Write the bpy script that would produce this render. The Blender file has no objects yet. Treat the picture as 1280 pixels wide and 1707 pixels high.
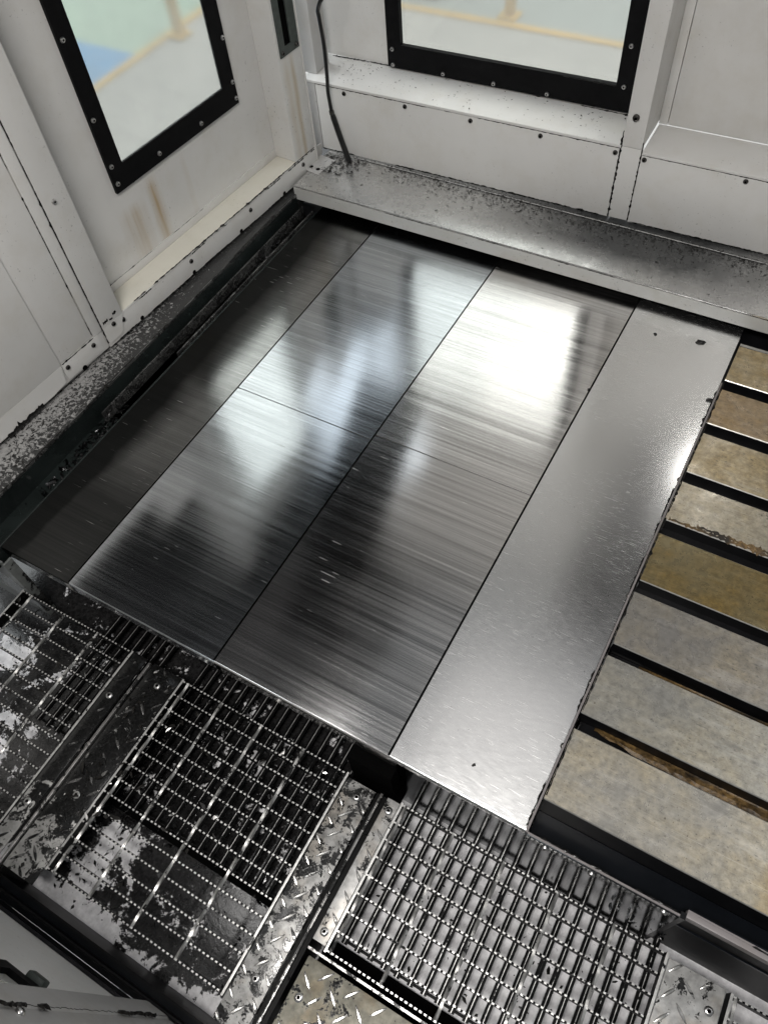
import bpy, bmesh, math, random
from mathutils import Vector, Matrix, Euler
R_ = math.radians
random.seed(7)
sc = bpy.context.scene
COL = sc.collection

# ------------------------------------------------------------------ camera
cam_d = bpy.data.cameras.new('camera')
cam = bpy.data.objects.new('camera', cam_d); COL.objects.link(cam)
RW = ((0.86914798, 0.48960204, -0.06979706),
      (0.37132901, -0.7392738, -0.5617731),
      (-0.32664439, 0.46234628, -0.82434177))          # world -> lens axes (right, down, forward)
m3 = Matrix(((RW[0][0], -RW[1][0], -RW[2][0]),
             (RW[0][1], -RW[1][1], -RW[2][1]),
             (RW[0][2], -RW[1][2], -RW[2][2])))
cam.matrix_world = Matrix.Translation((0, 0, 1.35)) @ m3.to_4x4()
cam_d.sensor_fit = 'HORIZONTAL'; cam_d.sensor_width = 36.0
cam_d.lens = 36.0 * 1288.6 / 1280.0
cam_d.clip_start = 0.02; cam_d.clip_end = 200
sc.camera = cam

# ------------------------------------------------------------------ world and lamps
world = bpy.data.worlds.new('World'); sc.world = world; world.use_nodes = True
bg = world.node_tree.nodes['Background']
bg.inputs['Color'].default_value = (0.93, 0.97, 1.0, 1); bg.inputs['Strength'].default_value = 0.17

def area(name, loc, target, sx, sy, watts, col=(1, 1, 1)):
    d = bpy.data.lights.new(name, 'AREA'); d.shape = 'RECTANGLE'; d.size = sx; d.size_y = sy
    d.energy = watts; d.color = col
    o = bpy.data.objects.new(name, d); COL.objects.link(o); o.location = loc
    o.rotation_euler = (Vector(target) - Vector(loc)).to_track_quat('-Z', 'Y').to_euler()
    return o
area('work_light', (-0.20, -0.30, 2.28), (-0.52, 0.7, 0), 0.8, 0.30, 41, (1.0, 0.97, 0.93))
area('ceiling_light', (-0.38, 1.02, 2.9), (-0.38, 1.02, 0), 0.75, 0.8, 0.9, (1.0, 0.95, 0.92))
area('front_wall_fill', (-1.10, 0.05, 2.45), (-0.75, -0.15, 0), 0.4, 0.2, 2.5, (1.0, 0.98, 0.96))  # added fill light that brightens the front wall
area('rear_work_light', (0.03, 1.80, 0.86), (-0.1, 1.0, 0.0), 0.14, 0.06, 0.38, (1.0, 0.98, 0.95))
area('corner_reflection_fill', (-1.20, 1.645, 0.93), (-0.5, 1.1, 0.3), 0.40, 0.58, 1.05, (0.82, 0.92, 1.0))  # added area light giving the second plate its pale blue reflection
area('shop_light_left', (-6.7, 3.5, 4.5), (-6.7, 3.5, -0.9), 9.0, 12.0, 1350, (0.93, 0.98, 1.0))
area('shop_light_rear', (1.8, 7.3, 4.5), (1.8, 7.3, -0.9), 8.0, 9.4, 1150, (0.98, 0.99, 1.0))

vs = sc.view_settings
vs.view_transform = 'Standard'; vs.look = 'None'; vs.exposure = 0.0; vs.gamma = 1.0; vs.use_curve_mapping = False
sc.render.engine = 'CYCLES'
try:
    sc.cycles.use_denoising = True
except Exception:
    pass
sc.cycles.max_bounces = 10
sc.cycles.glossy_bounces = 5
sc.cycles.sample_clamp_indirect = 6.0

# ------------------------------------------------------------------ node helpers
class G:
    def __init__(self, name):
        self.m = bpy.data.materials.new(name); self.m.use_nodes = True
        self.t = self.m.node_tree; self.b = self.t.nodes['Principled BSDF']
        self.pos = self.t.nodes.new('ShaderNodeNewGeometry').outputs['Position']
    def put(self, sock, v):
        if hasattr(v, 'is_output') or isinstance(v, bpy.types.NodeSocket): self.t.links.new(v, sock)
        else:
            if isinstance(v, (tuple, list)) and len(v) == 3 and sock.type == 'RGBA': v = (*v, 1)
            elif sock.type == 'RGBA' and not isinstance(v, (tuple, list)): v = (v, v, v, 1)
            sock.default_value = v
    def bs(self, **k):
        for n, v in k.items(): self.put(self.b.inputs[n.replace('_', ' ')], v)
        return self
    def map(self, s, off=(0, 0, 0), rot=(0, 0, 0)):
        n = self.t.nodes.new('ShaderNodeMapping'); self.t.links.new(self.pos, n.inputs[0])
        n.inputs['Scale'].default_value = s; n.inputs['Location'].default_value = off
        n.inputs['Rotation'].default_value = rot
        return n.outputs[0]
    def noise(self, scale, detail=3, rough=.55, vec=None, dist=0.0):
        n = self.t.nodes.new('ShaderNodeTexNoise')
        self.t.links.new(vec if vec is not None else self.pos, n.inputs['Vector'])
        n.inputs['Scale'].default_value = scale; n.inputs['Detail'].default_value = detail
        n.inputs['Roughness'].default_value = rough; n.inputs['Distortion'].default_value = dist
        return n.outputs['Fac']
    def ramp(self, f, *st):
        n = self.t.nodes.new('ShaderNodeValToRGB'); self.t.links.new(f, n.inputs[0])
        e = n.color_ramp.elements
        while len(e) < len(st): e.new(0.5)
        for i, (p, c) in enumerate(st):
            e[i].position = p
            e[i].color = (c, c, c, 1) if not isinstance(c, (tuple, list)) else (*c, 1)
        return n.outputs[0]
    def mix(self, f, a, b, mode='MIX'):
        n = self.t.nodes.new('ShaderNodeMix'); n.data_type = 'RGBA'; n.blend_type = mode
        self.put(n.inputs[0], f); self.put(n.inputs[6], a); self.put(n.inputs[7], b)
        return n.outputs[2]
    def math(self, op, a, b=0.0, clamp=False):
        n = self.t.nodes.new('ShaderNodeMath'); n.operation = op; n.use_clamp = clamp
        self.put(n.inputs[0], a); self.put(n.inputs[1], b)
        return n.outputs[0]
    def xyz(self):
        n = self.t.nodes.new('ShaderNodeSeparateXYZ'); self.t.links.new(self.pos, n.inputs[0]); return n.outputs
    def rng(self, v, a, b, c=0.0, d=1.0):
        n = self.t.nodes.new('ShaderNodeMapRange'); self.put(n.inputs[0], v)
        for i, q in enumerate((a, b, c, d)): n.inputs[1 + i].default_value = q
        return n.outputs[0]
    def bump(self, h, s, d=.001):
        n = self.t.nodes.new('ShaderNodeBump'); n.inputs['Strength'].default_value = s
        n.inputs['Distance'].default_value = d; self.put(n.inputs['Height'], h)
        self.t.links.new(n.outputs[0], self.b.inputs['Normal']); return self

def plain(name, col, rough=.5, metal=0.0, var=.12, scale=40, bump=.15, spec=.5):
    g = G(name); n = g.noise(scale, 4)
    c = g.mix(g.ramp(n, (.3, 0.0), (.7, 1.0)), tuple(x * (1 - var) for x in col), tuple(min(1, x * (1 + var)) for x in col))
    g.bs(Base_Color=c, Roughness=rough, Metallic=metal, Specular_IOR_Level=spec)
    if bump: g.bump(n, bump, .0008)
    return g.m

def paint(name, col, dirt=.35, rough=.38, spots=.5, stain=None, smear=0.0):
    """off white machine enamel: cloudy, thin brownish film, black specks"""
    g = G(name)
    big = g.noise(2.3, 4, .6); mid = g.noise(11, 5, .65)
    c = g.mix(g.ramp(big, (.32, 0.0), (.68, 1.0)), tuple(x * .93 for x in col), tuple(min(1, x * 1.05) for x in col))
    film = g.math('MULTIPLY', g.ramp(mid, (.48, 0.0), (.75, 1.0)), dirt)
    c = g.mix(film, c, (col[0] * .80, col[1] * .76, col[2] * .68))
    if stain is not None:
        c = stain(g, c)
    sp = g.ramp(g.noise(165, 2, .5), (.675, 0.0), (.71, 1.0))
    gate = g.ramp(g.noise(7, 3), (.45, 0.0), (.7, 1.0))
    c = g.mix(g.math('MULTIPLY', g.math('MULTIPLY', sp, gate), spots), c, (.03, .028, .026))
    r = g.rng(mid, .3, .7, rough - .08, rough + .12)
    g.bs(Base_Color=c, Roughness=r, Specular_IOR_Level=.45)
    g.bump(g.noise(90, 3), .05, .0006)
    return g.m

WHITE = (.65, .642, .625)
def rust_streak(g, c):
    o = g.xyz()
    # two thin rust runs below the left window (wall runs along world y)
    for y0, wd, a, z1 in ((1.195, .026, .9, .30), (1.115, .05, .6, .27), (1.31, .012, .25, .3)):
        wob = g.math('MULTIPLY', g.math('SUBTRACT', g.noise(14, 3, vec=g.map((0, 1, .5))), .5), .02)
        dy = g.math('ABSOLUTE', g.math('SUBTRACT', g.math('ADD', o[1], wob), y0))
        band = g.rng(dy, 0, wd, 1.0, 0.0)
        zz = g.math('MULTIPLY', g.rng(o[2], z1, z1 - .03, 0.0, 1.0), g.rng(o[2], .10, .22, .55, 1.0))
        st = g.ramp(g.noise(60, 3, vec=g.map((0, 1, .06))), (.35, .35), (.7, 1.0))
        f = g.math('MULTIPLY', g.math('MULTIPLY', g.math('MULTIPLY', band, zz), st), a, True)
        c = g.mix(f, c, (.38, .26, .11))
    return c
def pillar_streak(g, c):
    o = g.xyz()
    for y0, wd, a in ((1.69, .012, .6), (1.665, .02, .3)):
        wob = g.math('MULTIPLY', g.math('SUBTRACT', g.noise(12, 3, vec=g.map((0, 1, .6))), .5), .016)
        dy = g.math('ABSOLUTE', g.math('SUBTRACT', g.math('ADD', o[1], wob), y0))
        band = g.rng(dy, 0, wd, 1.0, 0.0)
        zz = g.rng(o[2], .40, .34, 0.0, 1.0)
        f = g.math('MULTIPLY', g.math('MULTIPLY', band, zz), a, True)
        c = g.mix(f, c, (.40, .29, .13))
    return c

M = {}
M['paint'] = paint('white_enamel', WHITE)
M['paint_door'] = paint('white_enamel_rust_run', WHITE, stain=rust_streak)
M['paint_pillar'] = paint('white_enamel_pillar', WHITE, stain=pillar_streak)
M['paint_cream'] = paint('cream_enamel', (.66, .635, .56), dirt=.25)
M['paint_front'] = paint('front_white_enamel', (.80, .795, .78), dirt=.2)
M['paint_grey'] = paint('grey_enamel', (.47, .465, .46), dirt=.5, spots=.9)
M['paint_lip'] = paint('pinkish_worn_enamel', (.20, .182, .182), dirt=.8, spots=1.0)
M['black_frame'] = plain('black_rubber_frame', (.004, .004, .0045), .55, 0, .3, 60, .1)
M['black_frame'].node_tree.nodes['Principled BSDF'].inputs['Specular IOR Level'].default_value = .10
M['gap'] = plain('black_gap', (.002, .002, .002), .9, 0, .1, 30, 0, .03)
M['screw'] = plain('zinc_screw', (.62, .61, .60), .28, 1.0, .2, 300, .2)
M['screw_dark'] = plain('oily_screw', (.10, .095, .09), .3, 1.0, .3, 300, .3)
M['handle'] = plain('green_grey_handle', (.055, .065, .060), .45, 0.2, .2, 80, .1)
M['pipe'] = plain('black_pipe', (.012, .012, .012), .28, 0, .4, 60, .2)
M['sludge'] = plain('black_oil_sludge', (.006, .0055, .005), .25, 0, .6, 160, .8, .35)
M['chip'] = plain('oily_metal_chip', (.07, .07, .072), .22, 1.0, .6, 200, .4)
M['chip_dark'] = plain('dark_oily_chip', (.010, .009, .008), .3, 0, .6, 200, .4, .35)
M['bright_chip'] = plain('bright_metal_chip', (.50, .49, .48), .28, 1.0, .2, 200, .3)

def brushed(name, base, rough, aniso, seed, oil=None, scratch=.5, arc=False):
    g = G(name)
    off = (seed * 1.7, seed * 3.1, 0)
    s1 = g.noise(1.0, 2, .6, vec=g.map((1.6, 210, 1), off))
    s2 = g.noise(1.0, 3, .7, vec=g.map((2.2, 900, 1), off))
    s3 = g.noise(1.0, 1, .5, vec=g.map((.7, 46, 1), off))
    st = g.math('ADD', g.math('MULTIPLY', s1, .42), g.math('ADD', g.math('MULTIPLY', s2, .33), g.math('MULTIPLY', s3, .25)))
    cloud = g.noise(5.5, 4, .6)
    lo = tuple(x * .60 for x in base); hi = tuple(min(1, x * 1.20) for x in base)
    c = g.mix(g.ramp(st, (.36, 0.0), (.64, 1.0)), lo, hi)
    c = g.mix(g.math('MULTIPLY', g.ramp(cloud, (.45, 0.0), (.75, 1.0)), .16), c, tuple(x * .6 for x in base))
    # stray hairline scratches running the other way
    vs_ = g.t.nodes.new('ShaderNodeTexVoronoi'); vs_.feature = 'DISTANCE_TO_EDGE'
    g.t.links.new(g.map((38, 5, 1), off, (0, 0, R_(28))), vs_.inputs['Vector']); vs_.inputs['Scale'].default_value = 1.0
    hair = g.math('MULTIPLY', g.ramp(vs_.outputs['Distance'], (0.0, 1.0), (.006, 0.0)), g.ramp(g.noise(3.2, 2, vec=g.map((1, 1, 1), off)), (.58, 0.0), (.66, 1.0)))
    c = g.mix(g.math('MULTIPLY', hair, scratch), c, (.6, .59, .57))
    scf = None
    for ang, sd in ((62, 0), (-38, 4)):
        d_ = g.ramp(g.noise(1.0, 1, .5, vec=g.map((16, 420, 1), (seed + sd, sd, 0), (0, 0, R_(ang)))), (.735, 0.0), (.765, 1.0))
        d_ = g.math('MULTIPLY', d_, g.ramp(g.noise(3.6, 2, vec=g.map((1, 1, 1), (seed * 2.0 + sd, 0, 0))), (.52, 0.0), (.62, 1.0)))
        scf = d_ if scf is None else g.math('MAXIMUM', scf, d_)
    r = g.rng(st, .3, .7, rough - .05, rough + .08)
    r = g.math('ADD', r, g.math('MULTIPLY', g.math('SUBTRACT', cloud, .5), .12))
    met = 1.0
    if oil is not None:
        f = oil(g)
        c = g.mix(f, c, (.012, .013, .013)); r = g.mix(f, r, .24)
    c = g.mix(g.math('MULTIPLY', scf, .8), c, (.7, .69, .67)); r = g.math('ADD', r, g.math('MULTIPLY', scf, .35))
    g.bs(Base_Color=c, Roughness=r, Metallic=met, Anisotropic=aniso)
    tn = g.t.nodes.new('ShaderNodeTangent'); tn.direction_type = 'UV_MAP'; tn.uv_map = 'brush'
    g.t.links.new(tn.outputs[0], g.b.inputs['Tangent'])
    g.bump(st, .10, .0005)
    return g.m
def oil_left(g):
    o = g.xyz()
    e = g.math('ADD', o[0], g.math('MULTIPLY', g.math('SUBTRACT', g.noise(3.0, 4, .6), .5), .10))
    n = g.math('MULTIPLY', g.math('SUBTRACT', g.noise(2.2, 4, .6), .5), .5)
    near = g.rng(g.math('ADD', o[1], n), .95, .45, 0.0, .86)
    return g.math('MAXIMUM', g.rng(e, -1.08, -1.185, 0.0, .95), near)
M['steel1'] = brushed('brushed_steel_oily', (.38, .38, .375), .15, .74, 1, oil_left)
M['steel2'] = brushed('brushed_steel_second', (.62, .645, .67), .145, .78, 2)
M['steel3'] = brushed('brushed_steel_third', (.76, .745, .735), .14, .78, 3)

def satin(name):
    g = G(name)
    st = g.noise(1.0, 3, .6, vec=g.map((45, 800, 1), (3, 2, 0), (0, 0, R_(-10))))
    w = g.t.nodes.new('ShaderNodeTexWave'); w.wave_type = 'RINGS'; w.rings_direction = 'SPHERICAL'
    g.t.links.new(g.map((1, 1, 0), (.32, .1, 0)), w.inputs['Vector'])
    w.inputs['Scale'].default_value = 170; w.inputs['Distortion'].default_value = 9; w.inputs['Detail'].default_value = 4
    w.inputs['Detail Scale'].default_value = 1.5
    cl = g.noise(4, 4, .6)
    v = g.math('ADD', g.math('MULTIPLY', st, .85), g.math('MULTIPLY', w.outputs['Fac'], .15))
    c = g.mix(g.ramp(v, (.3, 0.0), (.7, 1.0)), (.80, .80, .80), (.90, .90, .895))
    fine = g.math('MULTIPLY', g.ramp(g.noise(1, 2, .5, vec=g.map((26, 420, 1), (7, 1, 0), (0, 0, R_(-20)))), (.64, 0.0), (.68, 1.0)),
                  g.ramp(g.noise(4, 2), (.36, 0.0), (.5, 1.0)))
    c = g.mix(g.math('MULTIPLY', fine, .12), c, (.92, .92, .91))
    for ang, sd, th_ in ((8, 0, .70), (-22, 4, .72), (55, 9, .76)):
        d_ = g.ramp(g.noise(1.0, 1, .5, vec=g.map((30, 900, 1), (sd, sd * 2, 0), (0, 0, R_(ang)))), (th_, 0.0), (th_ + .03, 1.0))
        fine = g.math('MAXIMUM', fine, g.math('MULTIPLY', d_, g.ramp(g.noise(3.0, 2, vec=g.map((1, 1, 1), (sd + 5, 0, 0))), (.44, 0.0), (.56, 1.0))))
    c = g.mix(g.math('MULTIPLY', fine, .20), c, (.95, .95, .94))
    sp = g.math('MULTIPLY', g.ramp(g.noise(240, 1), (.76, 0.0), (.78, 1.0)), g.ramp(g.noise(6, 2), (.5, 0.0), (.6, 1.0)))
    c = g.mix(sp, c, (.05, .05, .05))
    rr = g.math('MULTIPLY', fine, .07)
    r = g.math('ADD', g.math('ADD', rr, g.rng(v, .3, .7, .18, .27)), g.math('MULTIPLY', g.math('SUBTRACT', cl, .5), .12))
    g.bs(Base_Color=c, Roughness=r, Metallic=1.0, Anisotropic=.45)
    tn = g.t.nodes.new('ShaderNodeTangent'); tn.direction_type = 'UV_MAP'; tn.uv_map = 'brush'
    g.t.links.new(tn.outputs[0], g.b.inputs['Tangent'])
    return g.m
M['steel4'] = satin('satin_steel_fourth')

def cast(name, col, rust, k):
    """ground cast iron of the table: mottled grey, golden brown coolant film, smears, pits"""
    g = G(name)
    off = (k * .13, k * .07, 0)
    big = g.noise(4.2, 5, .62, vec=g.map((1, 1.3, 1), off), dist=.5); mid = g.noise(17, 5, .68, dist=.4)
    fine = g.noise(75, 4, .72); smear = g.noise(1.0, 4, .65, vec=g.map((7, 34, 1), off, (0, 0, R_(9))))
    grey = tuple(x * 1.02 for x in col); br = (col[0] * .76, col[1] * .61, col[2] * .32)
    c = g.mix(g.ramp(fine, (.32, 0.0), (.68, 1.0)), tuple(x * .70 for x in grey), tuple(x * 1.18 for x in grey))
    c = g.mix(g.math('MULTIPLY', g.ramp(mid, (.42, 0.0), (.62, 1.0)), .36), c, tuple(x * .58 for x in grey))
    fb = g.math('MULTIPLY', g.ramp(g.math('ADD', g.math('MULTIPLY', big, .65), g.math('MULTIPLY', mid, .35)), (.40, .05), (.60, 1.0)), rust, True)
    c = g.mix(fb, c, g.mix(g.ramp(fine, (.35, 0), (.65, 1.0)), tuple(x * .62 for x in br), tuple(x * 1.35 for x in br)))
    c = g.mix(g.math('MULTIPLY', g.ramp(smear, (.54, 0.0), (.70, 1.0)), .38), c, tuple(min(1, x * 1.45) for x in grey))
    c = g.mix(g.math('MULTIPLY', g.ramp(smear, (.44, 1.0), (.30, 0.0)) if False else g.ramp(g.noise(1.0, 4, .65, vec=g.map((6, 40, 1), (k * .4 + 3, 2, 0), (0, 0, R_(-14)))), (.57, 0.0), (.72, 1.0)), .45), c, tuple(x * .38 for x in grey))
    o = g.xyz()
    # brown coolant run at the right end of the front slabs
    w = g.math('ADD', o[0], g.math('MULTIPLY', g.math('SUBTRACT', g.noise(16, 5), .5), .10))
    run = g.math('MULTIPLY', g.rng(w, .325, .365, 0, 1), g.rng(o[1], .62, .48, 0, 1))
    c = g.mix(g.math('MULTIPLY', run, .8, True), c, g.mix(mid, (.46, .33, .13), (.24, .15, .05)))
    fleck = g.ramp(g.noise(1.0, 3, .6, vec=g.map((90, 210, 1), (k * 1.0, 0, 0), (0, 0, R_(20)))), (.60, 0.0), (.68, 1.0))
    c = g.mix(g.math('MULTIPLY', fleck, g.ramp(big, (.38, .2), (.6, .75))), c, tuple(x * .30 for x in col))
    pit = g.math('MULTIPLY', g.ramp(g.noise(230, 2), (.665, 0.0), (.70, 1.0)), g.ramp(mid, (.40, .15), (.6, .8)))
    c = g.mix(pit, c, (.06, .045, .03))
    r = g.math('ADD', g.rng(mid, .3, .7, .22, .44), g.math('MULTIPLY', g.math('SUBTRACT', big, .5), .5))
    lines = g.ramp(g.noise(1.0, 2, .5, vec=g.map((5, 620, 1), (k * 2.0, 1, 0), (0, 0, R_(3)))), (.60, 0.0), (.68, 1.0))
    c = g.mix(g.math('MULTIPLY', lines, .22), c, tuple(min(1, x * 1.6) for x in grey))
    sc_ = g.math('MULTIPLY', g.ramp(g.noise(1.0, 1, .5, vec=g.map((14, 380, 1), (k * 1.5, 3, 0), (0, 0, R_(64)))), (.74, 0.0), (.77, 1.0)), g.ramp(big, (.45, 0.0), (.6, 1.0)))
    c = g.mix(g.math('MULTIPLY', sc_, .6), c, tuple(x * .25 for x in grey))
    g.bs(Base_Color=c, Roughness=r, Metallic=.55)
    g.bump(g.math('ADD', fine, mid), .10, .0006); return g.m
M['table_edge'] = plain('machined_edge', (.50, .49, .46), .35, .8, .15, 90, .1)
M['table_dark'] = plain('oily_black_casting', (.007, .007, .008), .3, 0, .4, 25, .1, .22)
M['trough'] = plain('black_wet_sheet', (.005, .006, .008), .22, 0, .3, 10, .05, .12)
def rusty():
    g = G('rust_sludge'); n = g.noise(130, 4, .7); b = g.noise(16, 4)
    c = g.mix(g.ramp(n, (.35, 0), (.65, 1.0)), (.05, .03, .012), (.26, .16, .06))
    g.bs(Base_Color=g.mix(g.ramp(b, (.4, 0), (.6, 1.0)), (.02, .015, .01), c), Roughness=.45); g.bump(n, .7, .002); return g.m
M['rust'] = rusty()
M['apron'] = plain('polished_dark_apron', (.06, .067, .073), .12, 1.0, .25, 8, .03)

def oily(name, base, metal, cover, scale, rough=.38, tint=(.012, .012, .012), rusty_=0.0, grad=None, film=.35):
    """metal or paint partly under black oil: the oil lies in blotches with sharp edges"""
    g = G(name)
    n = g.noise(scale, 6, .62, dist=.6); f2 = g.noise(scale * 9, 3, .6)
    v = g.math('ADD', n, g.math('MULTIPLY', g.math('SUBTRACT', f2, .5), .30))
    if grad is not None: v = g.math('ADD', v, grad(g))
    mask = g.ramp(v, (cover - .02, 1.0), (cover + .004, .6), (cover + .018, 0.0))
    cl = g.noise(70, 4)
    c = g.mix(g.ramp(cl, (.3, 0), (.7, 1.0)), tuple(x * .75 for x in base), tuple(min(1, x * 1.15) for x in base))
    if rusty_:
        c = g.mix(g.math('MULTIPLY', g.ramp(g.noise(13, 4), (.5, 0), (.62, 1.0)), rusty_), c, (.32, .21, .08))
    fl = g.math('MULTIPLY', g.ramp(g.noise(scale * 1.7, 5, .65), (.40, 0.0), (.68, 1.0)), film)
    c = g.mix(fl, c, tuple(x * .22 for x in base))
    oilc = g.mix(g.ramp(f2, (.35, 0), (.7, 1.0)), tint, tuple(x * 3.2 for x in tint))
    c = g.mix(mask, c, oilc)
    g.bs(Base_Color=c, Roughness=g.mix(mask, rough, .14), Metallic=g.mix(mask, metal, 0.0))
    h = g.math('ADD', g.math('MULTIPLY', mask, .5), g.math('MULTIPLY', f2, .4))
    g.bump(h, .35, .0012); return g.m
M['tread_dark'] = oily('tread_steel_under_oil', (.40, .395, .385), .5, .68, 24, tint=(.005, .005, .005), grad=lambda g: g.rng(g.xyz()[1], .08, -.12, 0.0, .20))
M['tread_mid'] = oily('tread_steel_oily', (.40, .395, .385), .3, .48, 34, .42, rusty_=.22, film=.7)
M['tread_light'] = oily('tread_steel_worn', (.48, .475, .465), .3, .40, 34, .40, rusty_=.25, film=.5)
M['tread_brown'] = oily('tread_steel_brown_film', (.30, .285, .235), .45, .42, 26, .34, rusty_=.3, film=.6)
M['lug'] = oily('tread_lug_worn', (.66, .65, .63), .9, .36, 22, .26)
M['lug_dark'] = oily('tread_lug_oily', (.30, .295, .29), .8, .54, 30, .2, tint=(.006, .006, .006))
M['bar_side'] = plain('oily_black_bar', (.0035, .0035, .0036), .4, 0, .4, 70, .1, .08)
M['bar_top'] = oily('worn_bar_top', (.66, .655, .64), .6, .36, 20, .36)
M['rod'] = oily('worn_twisted_rod', (.52, .515, .50), .7, .42, 24, .32)
M['low_top'] = oily('lower_bar_worn_glint', (.62, .61, .60), .6, .40, 18, .36)
M['rail_top'] = oily('worn_support_rail', (.42, .41, .40), .8, .47, 24, .3)

def pan_grad(g):
    o = g.xyz()
    # oil lies thick under the middle grating; under the right grating, at the far left and along the front rim the pan is cleaner
    a = g.rng(o[0], -.36, -.25, 0.0, .30)
    b = g.math('MULTIPLY', g.rng(o[0], -1.02, -1.10, 0.0, .045), g.rng(o[1], .29, .20, -.8, 1.0))
    c = g.math('MULTIPLY', g.rng(o[0], -.62, -.74, 0.0, .15), g.math('MULTIPLY', g.rng(o[1], .09, -.06, 0.0, 1.0), g.rng(o[0], -.90, -.84, 0.0, 1.0)))
    d = g.math('MULTIPLY', g.rng(o[1], -.135, -.165, 0.0, .16), g.rng(o[0], -.30, -.36, 0.0, 1.0))
    return g.math('ADD', g.math('ADD', a, d), g.math('ADD', b, c))
M['pan'] = oily('painted_chip_pan', (.84, .83, .85), 0.0, .60, 15.0, .4, (.008, .0078, .008), 0.0, pan_grad, film=.12)
M['panel_oily'] = oily('grey_panel_oily', (.17, .18, .175), 0.0, .44, 8, .4)
def ledge_grad(g):
    o = g.xyz()
    return g.math('SUBTRACT', g.rng(o[0], -1.305, -1.40, -.08, .12), g.rng(o[1], .75, 1.2, -.03, .12))
M['ledge_left'] = oily('speckled_ledge', (.36, .355, .35), .1, .515, 110, .38, (.02, .02, .02), 0.0, ledge_grad)
M['channel'] = plain('dark_green_grey_channel', (.014, .018, .0175), .24, 0, .4, 9, .05, .4)
M['channel_rail'] = oily('worn_channel_rail', (.30, .30, .295), .85, .50, 18, .25)

def box_top():
    g = G('worn_ledge_sheet')
    o = g.xyz()
    n = g.noise(26, 5, .7); c1 = g.noise(5, 4, .6); fine = g.noise(150, 3)
    base = g.mix(g.ramp(c1, (.35, 0), (.65, 1.0)), (.46, .455, .45), (.62, .615, .60))
    # oily grey film settles toward the middle and the right end of the ledge
    e = g.math('MULTIPLY', g.math('ADD', g.rng(o[0], -.80, -.45, 0.0, 1.1), g.math('MULTIPLY', g.math('SUBTRACT', c1, .5), .8)), g.rng(o[0], .02, -.22, 0.3, 1.0))
    fy = g.math('ADD', g.rng(o[1], 1.61, 1.70, 0.1, 1.0), g.math('MULTIPLY', g.math('SUBTRACT', n, .5), .7))
    film = g.math('MULTIPLY', g.math('MULTIPLY', e, fy, True), .9, True)
    c = g.mix(film, base, g.mix(fine, (.03, .032, .034), (.11, .113, .116)))
    c = g.mix(g.math('MULTIPLY', g.ramp(fine, (.62, 0), (.68, 1.0)), .5), c, (.03, .03, .03))
    g.bs(Base_Color=c, Roughness=g.rng(n, .3, .7, .20, .36), Metallic=.7); g.bump(fine, .08, .0005); return g.m
M['box_top'] = box_top()
M['box_face'] = paint('ledge_face_enamel', (.50, .50, .485), dirt=.6, spots=1.0)

def glass():
    g = G('dirty_acrylic_pane')
    n = g.noise(6, 4); s = g.ramp(g.noise(120, 2), (.72, 0.0), (.76, 1.0))
    t = g.t
    tr = t.nodes.new('ShaderNodeBsdfRefraction'); tr.inputs['Color'].default_value = (.95, .95, .92, 1); tr.inputs['Roughness'].default_value = .24; tr.inputs['IOR'].default_value = 1.04
    df = t.nodes.new('ShaderNodeBsdfTranslucent'); df.inputs[0].default_value = (.44, .445, .425, 1)
    gl = t.nodes.new('ShaderNodeBsdfGlossy'); gl.inputs['Roughness'].default_value = .08
    m1 = t.nodes.new('ShaderNodeMixShader'); g.put(m1.inputs[0], g.math('MAXIMUM', g.rng(n, .3, .7, .30, .42), 0.0)); t.links.new(tr.outputs[0], m1.inputs[1]); t.links.new(df.outputs[0], m1.inputs[2])
    dk = t.nodes.new('ShaderNodeBsdfDiffuse'); dk.inputs[0].default_value = (.05, .045, .04, 1)
    m0 = t.nodes.new('ShaderNodeMixShader'); g.put(m0.inputs[0], g.math('MULTIPLY', s, g.ramp(g.noise(9, 2), (.5, 0.0), (.62, .8)))); t.links.new(m1.outputs[0], m0.inputs[1]); t.links.new(dk.outputs[0], m0.inputs[2]); m1 = m0
    m2 = t.nodes.new('ShaderNodeMixShader'); m2.inputs[0].default_value = .05; t.links.new(m1.outputs[0], m2.inputs[1]); t.links.new(gl.outputs[0], m2.inputs[2])
    out = t.nodes['Material Output']; t.links.new(m2.outputs[0], out.inputs['Surface']); return g.m
M['glass'] = glass()

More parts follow.
